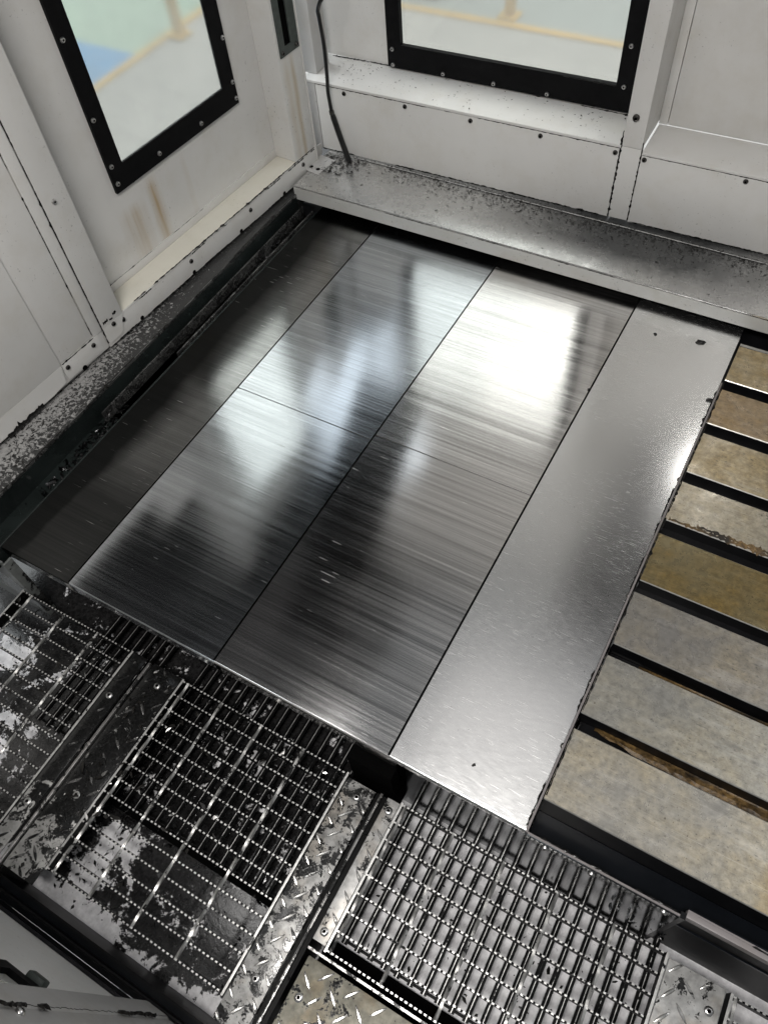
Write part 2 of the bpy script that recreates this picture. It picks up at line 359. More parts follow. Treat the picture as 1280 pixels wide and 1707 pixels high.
# ------------------------------------------------------------------ mesh helpers
class MB:
    def __init__(s): s.v = []; s.f = []; s.mi = []
    def quad(s, pts, mi=0):
        b = len(s.v); s.v += [tuple(p) for p in pts]; s.f.append(tuple(range(b, b + len(pts)))); s.mi.append(mi)
    def box(s, x0, x1, y0, y1, z0, z1, mi=0, top=None):
        b = len(s.v)
        s.v += [(x0, y0, z0), (x1, y0, z0), (x1, y1, z0), (x0, y1, z0), (x0, y0, z1), (x1, y0, z1), (x1, y1, z1), (x0, y1, z1)]
        for f, k in (((0, 3, 2, 1), mi), ((4, 5, 6, 7), mi if top is None else top), ((0, 1, 5, 4), mi), ((1, 2, 6, 5), mi), ((2, 3, 7, 6), mi), ((3, 0, 4, 7), mi)):
            s.f.append(tuple(b + i for i in f)); s.mi.append(k)
        return s
    def tube(s, pts, r, n=10, mi=0):
        pts = [Vector(p) for p in pts]; b = len(s.v)
        for i, p in enumerate(pts):
            d = (pts[min(i + 1, len(pts) - 1)] - pts[max(i - 1, 0)]).normalized()
            a = d.orthogonal().normalized() if i == 0 else (a - d * a.dot(d)).normalized()
            c = d.cross(a)
            rr = r[i] if isinstance(r, (list, tuple)) else r
            for k in range(n):
                t = 2 * math.pi * k / n; s.v.append(tuple(p + (a * math.cos(t) + c * math.sin(t)) * rr))
        for i in range(len(pts) - 1):
            for k in range(n):
                k2 = (k + 1) % n
                s.f.append((b + i * n + k, b + i * n + k2, b + (i + 1) * n + k2, b + (i + 1) * n + k)); s.mi.append(mi)
        s.f.append(tuple(b + k for k in reversed(range(n)))); s.mi.append(mi)
        e = b + (len(pts) - 1) * n; s.f.append(tuple(e + k for k in range(n))); s.mi.append(mi)
        return s
    def mesh(s, name, mats, smooth=False, bevel=0.0, seg=2):
        me = bpy.data.meshes.new(name); me.from_pydata(s.v, [], s.f)
        if not isinstance(mats, (list, tuple)): mats = [mats]
        for m in mats: me.materials.append(M[m] if isinstance(m, str) else m)
        for p, k in zip(me.polygons, s.mi): p.material_index = k
        bm = bmesh.new(); bm.from_mesh(me)
        bmesh.ops.remove_doubles(bm, verts=bm.verts, dist=1e-6)
        if bevel: bmesh.ops.bevel(bm, geom=[e for e in bm.edges if len(e.link_faces) == 2 and e.calc_face_angle(0) > .5], offset=bevel, segments=seg, affect='EDGES', profile=.6)
        bmesh.ops.recalc_face_normals(bm, faces=bm.faces)
        bm.to_mesh(me); bm.free()
        if smooth or bevel:
            for p in me.polygons: p.use_smooth = True
            me.set_sharp_from_angle(angle=R_(35))
        me.update(); return me
def link(name, me, parent=None, loc=None, rot=None, kind=None):
    o = bpy.data.objects.new(name, me); COL.objects.link(o)
    if parent is not None: o.parent = parent
    if loc is not None: o.location = loc
    if rot is not None: o.rotation_euler = rot
    if kind: o['kind'] = kind
    return o
def tag(o, label, cat, group=None):
    o['label'] = label; o['category'] = cat
    if group: o['group'] = group
    return o
def thing(name, label, cat, loc=(0, 0, 0), rz=0.0, group=None):
    o = link(name, None, None, loc, (0, 0, rz)); o.empty_display_size = .05
    return tag(o, label, cat, group)
def bx(name, parent, mat, x0, x1, y0, y1, z0, z1, bevel=0.0, kind=None, top=None, mats=None):
    m = MB().box(x0, x1, y0, y1, z0, z1, 0, top)
    return link(name, m.mesh(name, mats or mat, bevel=bevel), parent, kind=kind)

def ring_panel(axis, d0, d1, o, h, mat, name, parent):
    """flat sheet with a rectangular hole; axis 'x': spans y,z with thickness d0..d1 in x; axis 'y': spans x,z.  o,h = (u0,u1,z0,z1)"""
    P = (lambda d, u, z: (d, u, z)) if axis == 'x' else (lambda d, u, z: (u, d, z))
    O = [(o[0], o[2]), (o[1], o[2]), (o[1], o[3]), (o[0], o[3])]; I = [(h[0], h[2]), (h[1], h[2]), (h[1], h[3]), (h[0], h[3])]
    m = MB()
    for d in (d0, d1):
        for k in range(4):
            q = (k + 1) % 4; m.quad([P(d, *O[k]), P(d, *O[q]), P(d, *I[q]), P(d, *I[k])])
    for L in (O, I):
        for k in range(4):
            q = (k + 1) % 4; m.quad([P(d0, *L[k]), P(d0, *L[q]), P(d1, *L[q]), P(d1, *L[k])])
    return link(name, m.mesh(name, mat), parent)

def screw_mesh(r, h, name, mat, slot=True):
    m = MB(); n = 14; rings = [(r, 0), (r, h * .35), (r * .86, h * .75), (r * .5, h), (r * .42, h), (r * .38, h * .45)]
    for rr, z in rings:
        for k in range(n):
            t = 2 * math.pi * k / n; m.v.append((rr * math.cos(t), rr * math.sin(t), z))
    for i in range(len(rings) - 1):
        for k in range(n):
            k2 = (k + 1) % n; m.f.append((i * n + k, i * n + k2, (i + 1) * n + k2, (i + 1) * n + k)); m.mi.append(0 if i < 4 else 1)
    e = (len(rings) - 1) * n; m.f.append(tuple(e + k for k in range(n))); m.mi.append(1)
    return m.mesh(name, [mat, 'gap'], smooth=True)
SCREW = screw_mesh(.0058, .0045, 'screw', 'screw')
SCREWD = screw_mesh(.0062, .004, 'screw_oily', 'screw_dark')
BOLT = screw_mesh(.0075, .0032, 'bolt', 'screw')
RX = (0, R_(90), 0)         # screw axis along +x
RYm = (R_(90), 0, 0)        # screw axis along -y

def sludge(name, parent, a, b, nrm, w, cover=.7, step=.006, h=.0009, seed=0, mat='sludge', side=0.0, rag=1.0):
    """ragged bead of oily dirt lying along an edge a-b on a surface with normal nrm"""
    rnd = random.Random(seed + 31); a = Vector(a); b = Vector(b); nrm = Vector(nrm).normalized()
    L = (b - a).length; d = (b - a) / L; s = nrm.cross(d).normalized(); n = max(3, int(L / step)); m = MB(); prev = None
    run = 0; on = True
    for i in range(n + 1):
        if run <= 0: on = rnd.random() < cover; run = rnd.randint(3, 14)
        run -= 1
        ww = (w * (1 + rag * rnd.uniform(-.65, .5)) if on else w * .06)
        if rnd.random() < .05 * rag and on: ww *= 2.2
        p = a + d * (L * i / n) + s * (side * w + rnd.uniform(-.2, .2) * w)
        cur = (p - s * ww * .5 + nrm * .0003, p + nrm * (h * (rnd.uniform(.6, 1.4) if on else .3)), p + s * ww * .5 + nrm * .0003)
        if prev:
            m.quad([prev[0], cur[0], cur[1], prev[1]]); m.quad([prev[1], cur[1], cur[2], prev[2]])
        prev = cur
    return link(name, m.mesh(name, mat), parent)

def chips(name, label, pts, mat, size, parent=None, seed=0, curl=.35, cat='metal chips'):
    """small oily chips: bent flakes and curled shavings.  pts = list of (x,y,z,normal) already on a surface"""
    rnd = random.Random(seed); m = MB()
    for (x, y, z) in pts:
        s = size * min(1.9, rnd.lognormvariate(0, .45)); a = rnd.uniform(0, 6.283); ca, sa = math.cos(a), math.sin(a)
        if rnd.random() < curl:
            r = s * rnd.uniform(.5, 1.1); sp = rnd.uniform(1.5, 4.6); w = s * rnd.uniform(.18, .4); k = 6; pr = None
            tl = rnd.uniform(-.5, .5)
            for i in range(k + 1):
                t = sp * i / k; px, py = r * math.cos(t), r * math.sin(t)
                q = (x + px * ca - py * sa, y + px * sa + py * ca, z + .0006 + abs(py) * tl * .5 + .0004 * i)
                q2 = (q[0], q[1], q[2] + w)
                if pr: m.quad([pr[0], q, q2, pr[1]])
                pr = (q, q2)
        else:
            n = rnd.choice((3, 4, 5)); el = rnd.uniform(1, 3.2); P = []
            for i in range(n):
                t = 6.283 * i / n + rnd.uniform(-.4, .4); px, py = s * .5 * el * math.cos(t), s * .5 * math.sin(t)
                P.append((x + px * ca - py * sa, y + px * sa + py * ca, z + .0005 + rnd.uniform(0, .45) * s))
            m.quad(P)
    me = m.mesh(name, mat); o = link(name, me, parent, kind='stuff')
    if parent is None: o['label'] = label; o['category'] = cat
    return o

# ================================================================== SETTING
# workshop outside the machine, seen only through the two panes
M['concrete'] = plain('shop_concrete', (.27, .265, .255), .7, 0, .10, 3, .05)
M['floor_green'] = plain('green_floor_paint', (.25, .35, .28), .45, 0, .06, 2, .05)
M['floor_blue'] = plain('blue_floor_paint', (.07, .22, .42), .45, 0, .06, 2, .05)
M['floor_grey'] = plain('grey_green_floor_paint', (.22, .25, .245), .45, 0, .06, 2, .05)
M['yellow'] = plain('yellow_line_paint', (.46, .29, .06), .5, 0, .1, 9, .05)
M['olive'] = plain('olive_cabinet', (.19, .16, .10), .6, 0, .15, 9, .05)
def ground(name, mat, x0, x1, y0, y1, z):
    m = MB(); m.quad([(x0, y0, z), (x1, y0, z), (x1, y1, z), (x0, y1, z)])
    return link(name, m.mesh(name, mat), kind='structure')
ground('shop_floor', 'concrete', -40, 40, -40, 40, -.9)
ground('painted_floor_green', 'floor_green', -9, -3.95, 3.56, 9, -.896)
ground('painted_floor_blue', 'floor_blue', -9, -3.95, 1.5, 3.56, -.896)
ground('painted_floor_grey', 'floor_grey', -3.2, 3, 4.73, 9, -.896)
ground('floor_line', 'yellow', -3.95, -3.89, 1.5, 9, -.892)
ground('floor_line', 'yellow', -3.2, 3, 4.67, 4.73, -.892)

def guard_post(x, y, label):
    t = thing('guard_post', label, 'post', (x, y, -.892), 0, 'yellow guard posts in the shop')
    link('post_tube', MB().tube([(0, 0, .01), (0, 0, .5), (0, 0, .995), (0, 0, 1.0)], [.035, .035, .035, .02], 14).mesh('post_tube', 'yellow', True), t)
    bx('base_plate', t, 'yellow', -.06, .06, -.06, .06, 0, .01, .002)
guard_post(-3.84, 3.86, 'yellow guard post on the green floor seen through the left pane')
guard_post(-2.0, 4.80, 'yellow guard post by the floor line seen through the rear pane')
t = thing('shop_cabinet', 'blurred olive cabinet seen through the top left of the rear pane', 'cabinet', (-2.62, 4.98, -.896))
bx('body', t, 'olive', -.12, .12, -.15, .15, .05, .8, .004); bx('plinth', t, 'gap', -.11, .11, -.14, .14, 0, .05)

# pan under the gratings, and the black machine casting that closes the space below the covers
ground('floor_pan', 'pan', -1.75, 1.3, -.5, .75, -.278)
def struct(name, mat, *b): return bx(name, None, mat, *b, kind='structure')
struct('machine_base', 'table_dark', -1.6, 1.3, .72, 1.95, -.33, -.03)
struct('pan_cross_member', 'gap', -.262, .29, -.10, .030, -.329, -.262)
struct('pan_step', 'gap', -.80, -.30, .016, .033, -.329, -.262)
struct('dark_pan_filler', 'gap', -.355, -.263, .290, .70, -.31, -.06)  # black block added to darken the space under the plate joint
struct('pan_side', 'gap', -1.66, -1.63, -.5, .75, -.33, -.05)

# ================================================================== WAY COVER
def profile_plate(name, x0, x1, zt, mat, groove=None, yf=.310, yb=1.69, drop=.05, r=.005, th=.0025):
    top = [(yb, 0.0)]
    if groove:
        top += [(groove + .0018, 0.0), (groove + .0004, -.0020), (groove - .0004, -.0020), (groove - .0018, 0.0)]
    arc = [(yf + r - r * math.sin(t), -r + r * math.cos(t)) for t in [math.pi / 2 * i / 6 for i in range(7)]]
    outer = top + arc + [(yf, -drop)]
    inner = [(yf + th, -drop), (yf + th, -r), (yf + r, -th), (yb, -th)]
    prof = outer + inner; m = MB(); n = len(prof)
    for x in (x0, x1): m.v += [(x, y, zt + z) for y, z in prof]
    for i in range(n):
        j = (i + 1) % n; m.f.append((i, j, n + j, n + i)); m.mi.append(0)
    # ends, strip-wise so that the concave outline stays clean
    for b, s in ((0, 1), (n, -1)):
        k = len(top)
        m.f.append(tuple(b + i for i in (list(range(0, k + 1)) + [n - 2, n - 1])[::s])); m.mi.append(0)
        m.f.append(tuple(b + i for i in (list(range(k, n - 1)))[::s])); m.mi.append(0)
    me = m.mesh(name, mat)
    for p in me.polygons: p.use_smooth = True
    me.set_sharp_from_angle(angle=R_(24))
    uv = me.uv_layers.new(name='brush')
    for lp in me.loops:
        c = me.vertices[lp.vertex_index].co; uv.data[lp.index].uv = (c.y - c.z, c.x)
    return me
wc = thing('telescopic_way_cover', 'brushed steel telescopic way cover of four overlapping plates in the middle', 'way cover', (-.62, .31, -.06))
wc_off = Vector((.62, -.31, .06))
def wpart(name, me): return link(name, me, wc, wc_off)
SEAMS = (-1.235, -1.0355, -.6575, -.2735, -.0185)
ZT = (-.0095, -.0065, -.0035, 0.0)
for i in range(4):
    x0 = SEAMS[i]; x1 = SEAMS[i + 1] + (.012 if i < 3 else 0)
    o = wpart('cover_plate', profile_plate('cover_plate', x0, x1, ZT[i], 'steel%d' % (i + 1), (None, .921, .936, None)[i], drop=(.03, .03, .035, .012)[i]))
    o['label'] = ('dark oily brushed plate beside the left door track', 'brushed plate with a pale blue reflection',
                  'brushed plate with the white glare and a dark band', 'satin scratched plate beside the slotted table')[i]
    if i:
        w = MB().box(x0 - .0044, x0 + .004, .314, 1.69, ZT[i] - .0030, ZT[i] - .0008)
        link('wiper_strip', w.mesh('wiper_strip', 'gap'), o)
bxm = MB().box(-1.236, -1.2355, .314, 1.69, -.04, -.0105)
wpart('side_skirt', bxm.mesh('side_skirt', 'channel'))
bm_ = MB().box(-.2700, -.0190, .3130, .3155, -.300, -.0030)
wpart('front_apron', bm_.mesh('front_apron', 'apron'))

# ================================================================== SLOTTED TABLE
tb = thing('slotted_table', 'grey brown cast iron machine table with parallel slots', 'machine table', (.5, .9, -.33))
tb_off = Vector((-.5, -.9, .33))
SL = [(.3725, .509), (.540, .666), (.692, .814), (.842, .964), (1.000, 1.109), (1.138, 1.257), (1.288, 1.401), (1.431, 1.554)]
TINT = [((.48, .46, .42), .50), ((.42, .41, .38), .40), ((.36, .345, .325), .45), ((.27, .225, .13), .95), ((.49, .455, .385), .40), ((.47, .42, .33), .60), ((.39, .315, .23), .80), ((.48, .41, .29), .70)]
link('table_body', MB().box(-.006, 1.25, .376, 1.552, -.33, -.0755).mesh('table_body', 'table_dark'), tb, tb_off)
for k, (y0, y1) in enumerate(SL):
    c = .0016; pr = [(y0, -.003 - c), (y0, -c), (y0 + c, 0), (y1 - c, 0), (y1, -c), (y1, -.032), (y1 - .012, -.034), (y1 - .012, -.075), (y0 + .012, -.075), (y0 + .012, -.034), (y0, -.032)]
    mi = [2, 1, 0, 1, 2, 2, 2, 2, 2, 2, 2]
    if k == 0: pr[-1] = (y0, -.0745); pr[-2] = (y0 + .0005, -.075); pr[-3] = (y0 + .001, -.075)
    m = MB(); n = len(pr)
    for x in (-.0122, 1.25): m.v += [(x, y, z) for y, z in pr]
    for i in range(n):
        j = (i + 1) % n; m.f.append((i, j, n + j, n + i)); m.mi.append(mi[i])
    m.f.append(tuple(range(n))); m.mi.append(2); m.f.append(tuple(range(2 * n - 1, n - 1, -1))); m.mi.append(2)
    link('table_slab', m.mesh('table_slab', [cast('ground_cast_iron_%d' % k, TINT[k][0], TINT[k][1], k), 'table_edge', 'table_dark']), tb, tb_off)
for k, (a, b) in enumerate(zip(SL[:-1], SL[1:])):
    link('slot_floor', MB().box(-.005, 1.25, a[1] - .011, b[0] + .011, -.0752, -.066).mesh('slot_floor', 'table_dark'), tb, tb_off)
def slot_rust(y0, y1, x0, x1, seed, z=-.030):
    rnd = random.Random(seed); m = MB(); n = 60; rows = []
    for i in range(n + 1):
        x = x0 + (x1 - x0) * i / n; f = math.sin(math.pi * i / n) ** .4
        yb = y0 + (y1 - y0) * (1 - .75 * f * rnd.uniform(.6, 1)); rows.append([(x, y1 - .0005, z + .012), (x, y1 - .003, z + .012 * f), (x, (yb + y1) / 2, z + .005 * rnd.random()), (x, yb, z)])
    for a, b in zip(rows[:-1], rows[1:]):
        for j in range(3): m.quad([a[j], b[j], b[j + 1], a[j + 1]])
    link('rust_deposit', m.mesh('rust_deposit', 'rust'), tb, tb_off)
slot_rust(.509, .540, .02, .9, 3, -.045); slot_rust(.692 - .026, .692, .05, .5, 4, -.055)
for (xa, xb, yy) in ((-.005, .20, 1.0045), (.05, .19, .9995 + .012)):
    sludge('brown_edge_film', tb, Vector((xa, yy, .0003)) + tb_off, Vector((xb, yy, .0003)) + tb_off, (0, 0, 1), .008, .95, .004, .0006, 5, 'rust')
link('rear_lip', MB().box(-.012, 1.25, 1.5555, 1.5635, -.05, -.001).mesh('rear_lip', 'table_edge'), tb, tb_off)

tr = thing('table_trough', 'black coolant trough with a thin metal lip around the table front', 'trough', (.1, .34, -.3))
to = Vector((-.1, -.34, .3))
def tp(name, mat, *b, bevel=0.0): return link(name, MB().box(*b).mesh(name, mat, bevel=bevel), tr, to)
tp('side_lip', 'paint_lip', -.0178, -.0142, .3100, 1.415, -.08, .0045)
tp('front_lip', 'paint_lip', -.0140, .236, .3090, .3124, -.30, .0010)
tp('front_apron', 'apron', -.0180, .236, .3070, .3088, -.30, -.0035)
tp('trough_floor', 'trough', -.0125, 1.25, .3126, .3722, -.085, -.078)
tp('joint_post', 'table_dark', .2362, .2445, .3080, .3180, -.30, .0)
tp('front_lip', 'paint_lip', .2447, 1.25, .3125, .3250, -.02, .0010, bevel=.0015)
tp('front_panel', 'bar_side', .2447, 1.25, .3150, .3240, -.30, -.0205)
tp('inner_sheet', 'trough', .2447, 1.25, .3252, .3280, -.08, -.002)
for (x, y, z) in ((.020, .3070, -.018), (.215, .3070, -.012), (.10, .3070, -.022)):
    link('screw', SCREW, tr, to + Vector((x, y, z)), RYm)
for y in (.345, .47, .60, .80, 1.11, 1.33):
    link('screw', SCREWD, tr, to + Vector((-.0178, y, -.003)), (0, R_(-90), 0))
sludge('sludge', tr, Vector((-.0195, .32, .0006)) + to, Vector((-.0195, 1.42, .0006)) + to, (0, 0, 1), .003, .55, .006, .0012, 12)
sludge('sludge', tr, Vector((-.0108, .38, .0010)) + to, Vector((-.0108, 1.42, .0010)) + to, (0, 0, 1), .0024, .7, .006, .0010, 13)
sludge('sludge', tr, Vector((.0, .3135, .0012)) + to, Vector((.23, .3135, .0012)) + to, (0, 0, 1), .0022, .6, .005, .0010, 14)
sludge('sludge', tr, Vector((.26, .3215, .0013)) + to, Vector((.6, .3215, .0013)) + to, (0, 0, 1), .003, .5, .005, .0010, 15)

# ================================================================== LEFT DOORS (local x = out of the wall, y = along the wall to the rear)
LW = (-1.3197, 1.5427, 0.0); LA = R_(-4.0)
dr = thing('sliding_door', 'off white sliding door with black framed window and rust run', 'door', LW, LA)
RISE = 3.6; DTOP = 1.25
hd = thing('added_dark_header', 'unseen dark panel added above the sliding doors to darken the plate reflection', 'panel', LW, LA)  # unseen header, added so the plates mirror a dark area
bx('header_sheet', hd, 'table_dark', -.085, .003, -1.9, .20, DTOP + .003, RISE, .002)
bx('header_lip', hd, 'table_dark', .0032, .02, -1.9, .20, DTOP + .003, DTOP + .03, .002)
bx('bottom_rail', dr, None, -.075, 0, -.686, .190, .0455, .105, .0015, top=1, mats=['paint', 'paint_cream'])
bx('bottom_strip', dr, 'paint', -.075, -.0715, -.60, .123, .1052, .1275, .001)
WH = (-.430, -.037, .355, 1.04)
ring_panel('x', -.085, -.0752, (-.614, .124, .1052, DTOP), WH, 'paint_door', 'door_panel', dr)
bx('stile', dr, 'paint', -.0750, .0030, -.6855, -.6185, .1055, DTOP, .0012)
m = MB(); k = .0045   # rounded foot of the stile lying over the rail
prof = [(-.6855, .1053), (-.6855, .0585 + k), (-.6855 + k, .0575), (-.6375 - k, .0575), (-.6375, .0585 + k), (-.6185, .1053)]
for x in (.0004, .0030): m.v += [(x, y, z) for y, z in prof]
n = len(prof)
for i in range(n): m.f.append((i, (i + 1) % n, n + (i + 1) % n, n + i)); m.mi.append(0)
m.f.append(tuple(range(n))); m.mi.append(0); m.f.append(tuple(range(2 * n - 1, n - 1, -1))); m.mi.append(0)
link('stile_foot', m.mesh('stile_foot', 'paint'), dr)
bx('lock_stile', dr, 'paint_pillar', -.0750, -.0002, .0985, .1900, .1053, DTOP, .003)
bx('edge_trim', dr, 'paint', -.060, .0022, .1902, .1945, .0455, DTOP, .001)
win = ring_panel('x', -.0750, -.0670, (-.4590, -.0060, .3130, 1.080), (-.4165, -.0510, .3690, 1.02), 'black_frame', 'window_frame', dr)
bx('window_pane', dr, 'glass', -.0725, -.0710, -.4300, -.0370, .3555, 1.0395)
for (y, z) in ((-.448, .65), (-.449, .486), (-.449, .377), (-.449, .334), (-.306, .333), (-.152, .330), (-.014, .369), (-.014, .328), (-.014, .475), (-.448, .82), (-.014, .66)):
    link('screw', SCREW, win, (-.0672, y, z), RX)
hp = ring_panel('x', .0000, .0030, (.1065, .1835, .386, .60), (.128, .155, .408, .575), 'handle', 'handle_plate', dr)
bx('handle_recess', hp, 'gap', -.0001, .0006, .1275, .1555, .4075, .5755)
bx('finger_lip', hp, 'handle', .0008, .0048, .1515, .1550, .4085, .5745, .0008)
for (y, z) in ((.116, .396), (.174, .396)): link('screw', SCREWD, hp, (.003, y, z), RX)
for (y, z) in ((-.368, .085), (-.119, .085), (.125, .085), (-.623, .086)): link('screw', SCREWD, dr, (0, y, z), RX)
link('screw', SCREW, dr, (.003, -.659, .435), RX); link('screw', SCREWD, dr, (.003, -.654, .098), RX)
for y in (-.571, -.369, -.171, .026):      # half round drain notches at the foot of the rail
    link('drain_notch', MB().tube([(-.0005, y, .0505), (.0006, y, .0505)], .0062, 12).mesh('drain_notch', 'gap', True), dr)
sludge('sludge', dr, (-.001, -.630, .1056), (-.001, .185, .1056), (0, 0, 1), .0042, .93, .005, .0012, 21)
sludge('sludge', dr, (.0004, -.60, .1015), (.0004, .185, .1015), (1, 0, 0), .0032, .35, .004, .0004, 22)
sludge('sludge', dr, (.0004, -.68, .0470), (.0004, .188, .0470), (1, 0, 0), .0022, .8, .006, .0006, 23)
sludge('sludge', dr, (-.0712, -.60, .1282), (-.0712, .12, .1282), (1, 0, 0), .0012, .55, .006, .0003, 24)
sludge('sludge', dr, (-.0748, -.005, .3110), (-.0748, -.459, .3110), (1, 0, 0), .0035, .5, .005, .0004, 25)
sludge('sludge', dr, (-.0735, -.6150, .14), (-.0735, -.6150, 1.2), (1, 0, 0), .0012, .5, .006, .0003, 26)
for i, (y, z, s) in enumerate(((-.672, .118, .008), (-.640, .123, .006), (-.655, .114, .005))):
    sludge('sludge', dr, (.0032, y - s, z), (.0032, y + s, z), (1, 0, 0), .006, 1, .002, .0008, 60 + i)

nd = thing('sliding_door', 'plain off white door leaf with foot plate at the far left edge', 'door', LW, LA)
bx('foot_rail', nd, 'paint', -.070, -.0042, -1.9, -.6875, .0455, .1005, .0015)
bx('edge_strip', nd, 'paint', -.070, -.0006, -.7145, -.6882, .1020, .6400, .001)
bx('inner_panel', nd, 'paint', -.070, -.0040, -.8230, -.7170, .1030, .6400, .001)
bx('unseen_dark_panel', nd, 'black_frame', -.070, -.0010, -.8240, -.6882, .6410, 1.25, .001)  # unseen dark sheets added above the leaf to darken the plate reflection
bx('outer_panel', nd, 'paint', -.070, .0015, -1.9, -.8245, .1020, .500, .001)
bx('unseen_dark_panel', nd, 'black_frame', -.070, .0015, -1.9, -.8245, .5005, 1.25, .001)
m = MB(); q = [(-1.9, .0500), (-.875, .0500), (-.834, .0560), (-.8245, .1018), (-1.9, .1018)]
for x in (-.004, .0015): m.v += [(x, y, z) for y, z in q]
n = len(q)
for i in range(n): m.f.append((i, (i + 1) % n, n + (i + 1) % n, n + i)); m.mi.append(0)
m.f.append(tuple(range(n))); m.mi.append(0); m.f.append(tuple(range(2 * n - 1, n - 1, -1))); m.mi.append(0)
link('outer_panel_foot', m.mesh('outer_panel_foot', 'paint'), nd)
bx('foot_plate', nd, 'paint', -.0040, -.0006, -.8225, -.7045, .0530, .1008, .001)
for (y, z) in ((-.811, .085), (-.726, .085)): link('screw', SCREWD, nd, (-.0006, y, z), RX)
link('drain_notch', MB().tube([(-.001, -.773, .0505), (.0003, -.773, .0505)], .0070, 12).mesh('drain_notch', 'gap', True), nd)
sludge('sludge', nd, (-.0004, -.822, .1018), (-.0004, -.718, .1018), (1, 0, 0), .0030, 1, .005, .0008, 31)
sludge('sludge', nd, (-.0036, -.7165, .11), (-.0036, -.7165, .8), (1, 0, 0), .0016, .8, .006, .0004, 32)
sludge('sludge', nd, (.0016, -1.5, .0485), (.0016, -.70, .0465), (1, 0, 0), .0022, .85, .006, .0006, 33)
sludge('sludge', nd, (.0018, -1.02, .047), (.0018, -.91, .050), (1, 0, 0), .013, 1, .004, .0022, 34, rag=.35)  # black patch stands for the dark cutout under the near panel
sludge('seam_dirt', nd, (.0005, -.6872, .06), (.0005, -.6872, 1.4), (1, 0, 0), .0026, 1, .008, .0006, 35)

# door track: speckled ledge, drop, channel with two thin rails
tk = thing('door_track', 'speckled grey ledge and dark chip channel below the left doors', 'door track', (-1.30, .9, -.05))
ko = Vector((1.30, -.9, .05))
def kp(name, mat, *b, bevel=0.0): return link(name, MB().box(*b).mesh(name, mat, bevel=bevel), tk, ko)
kp('ledge', 'ledge_left', -1.56, -1.3005, .25, 1.68, -.012, .0350, bevel=.002)
kp('ledge_nose', 'channel_rail', -1.3003, -1.2980, .25, 1.597, .0275, .0352, bevel=.0008)
kp('drop_face', 'channel', -1.3003, -1.2985, .25, 1.597, -.05, .0270)
kp('channel_floor', 'channel', -1.2983, -1.2365, .25, 1.597, -.055, -.030)
kp('channel_rail', 'channel_rail', -1.2830, -1.2790, .70, 1.597, -.0298, .0040, bevel=.0008)
kp('channel_rail', 'channel_rail', -1.2520, -1.2480, .95, 1.597, -.0298, -.0060, bevel=.0008)
kp('channel_lip', 'channel', -1.2420, -1.2370, .25, 1.60, -.0298, -.0100, bevel=.0008)
kp('joint_block', 'ledge_left', -1.355, -1.3010, .775, .835, .0353, .0372, bevel=.0008)
sludge('sludge', tk, Vector((-1.3004, .30, .0355)) + ko, Vector((-1.3004, 1.55, .0355)) + ko, (0, 0, 1), .004, .35, .006, .0006, 41)

# pale panel under the track, at the left end of the walkway
sp_ = thing('side_panel', 'pale grey oily upright panel at the left end of the walkway', 'panel', (-1.4, .30, -.33))
link('sheet', MB().box(-1.62, -1.2260, .2850, .2900, -.33, -.0330).mesh('sheet', 'panel_oily'), sp_, (1.4, -.30, .33))
link('folded_edge', MB().box(-1.2258, -1.2200, .2850, .3080, -.33, -.0400).mesh('folded_edge', 'panel_oily', bevel=.001), sp_, (1.4, -.30, .33))

# ================================================================== REAR WALL (local x along the wall, y away from camera)
BWL = (-.8, 1.803, 0.0); BWA = R_(1.2)
rw = thing('rear_wall', 'off white rear enclosure wall with black framed window and screwed lower panels', 'wall', BWL, BWA)
bx('lower_panel', rw, 'paint', -.52, .3545, 0, .02, .0650, .2545, .001)
bx('lower_panel', rw, 'paint', .4095, 1.9, 0, .02, .0635, .2480, .001)
bx('sill', rw, 'paint', -.56, .3565, -.0025, .146, .2565, .2640, .0015)
bx('sill', rw, 'paint', .4090, 1.9, -.0010, .136, .2490, .2555, .0015)
bx('corner_filler', rw, 'paint_grey', -.62, -.5215, -.001, .02, .0650, .2550, .001)
bx('corner_strip', rw, 'paint_grey', -.62, -.5300, .03, .10, .265, RISE, .002)
bx('pilaster', rw, 'paint', .3580, .4070, -.0015, .150, .2620, RISE, .002)
bx('pilaster_foot', rw, 'paint', .3580, .4070, -.0010, .02, .0670, .2612, .0012)
ring_panel('y', .1465, .158, (-.62, .3578, .2642, RISE), (-.327, .30, .316, 1.04), 'paint', 'upper_panel', rw)
bx('upper_strip', rw, 'paint', .4072, .4285, .1365, .155, .2557, RISE, .0008)
bx('upper_panel', rw, 'paint', .4300, 1.9, .1380, .155, .2557, RISE, .0008)
wf = ring_panel('y', .1320, .1462, (-.356, .3350, .2690, 1.06), (-.3135, .2865, .3300, 1.0), 'black_frame', 'window_frame', rw)
bx('window_pane', rw, 'glass', -.327, .30, .1490, .1505, .3165, 1.0398)
for (x, z) in ((-.340, .317), (-.340, .276), (-.186, .277), (-.038, .277), (.112, .277), (.306, .330), (.306, .425), (-.340, .50)):
    link('screw', SCREW, wf, (x, .1318, z), RYm)
for (x, z) in ((-.427, .2440), (-.237, .2440), (-.044, .2435), (.150, .2430), (.345, .2415)): link('screw', SCREWD, rw, (x, -.0001, z), RYm)
for (x, z) in ((.418, .2385), (.658, .2385), (.90, .2385)): link('screw', SCREWD, rw, (x, -.0001, z), RYm)
link('bolt', screw_mesh(.0085, .007, 'bolt_oily', 'screw_dark'), rw, (.379, -.0016, .336), RYm)
sludge('sludge', rw, (-.52, -.0004, .2553), (.355, -.0004, .2553), (0, -1, 0), .0022, .95, .006, .0005, 51)  # black strip drawn for the dark gap under the sill overhang
sludge('sludge', rw, (.41, -.0004, .2484), (1.2, -.0004, .2484), (0, -1, 0), .0014, .95, .006, .0004, 52)
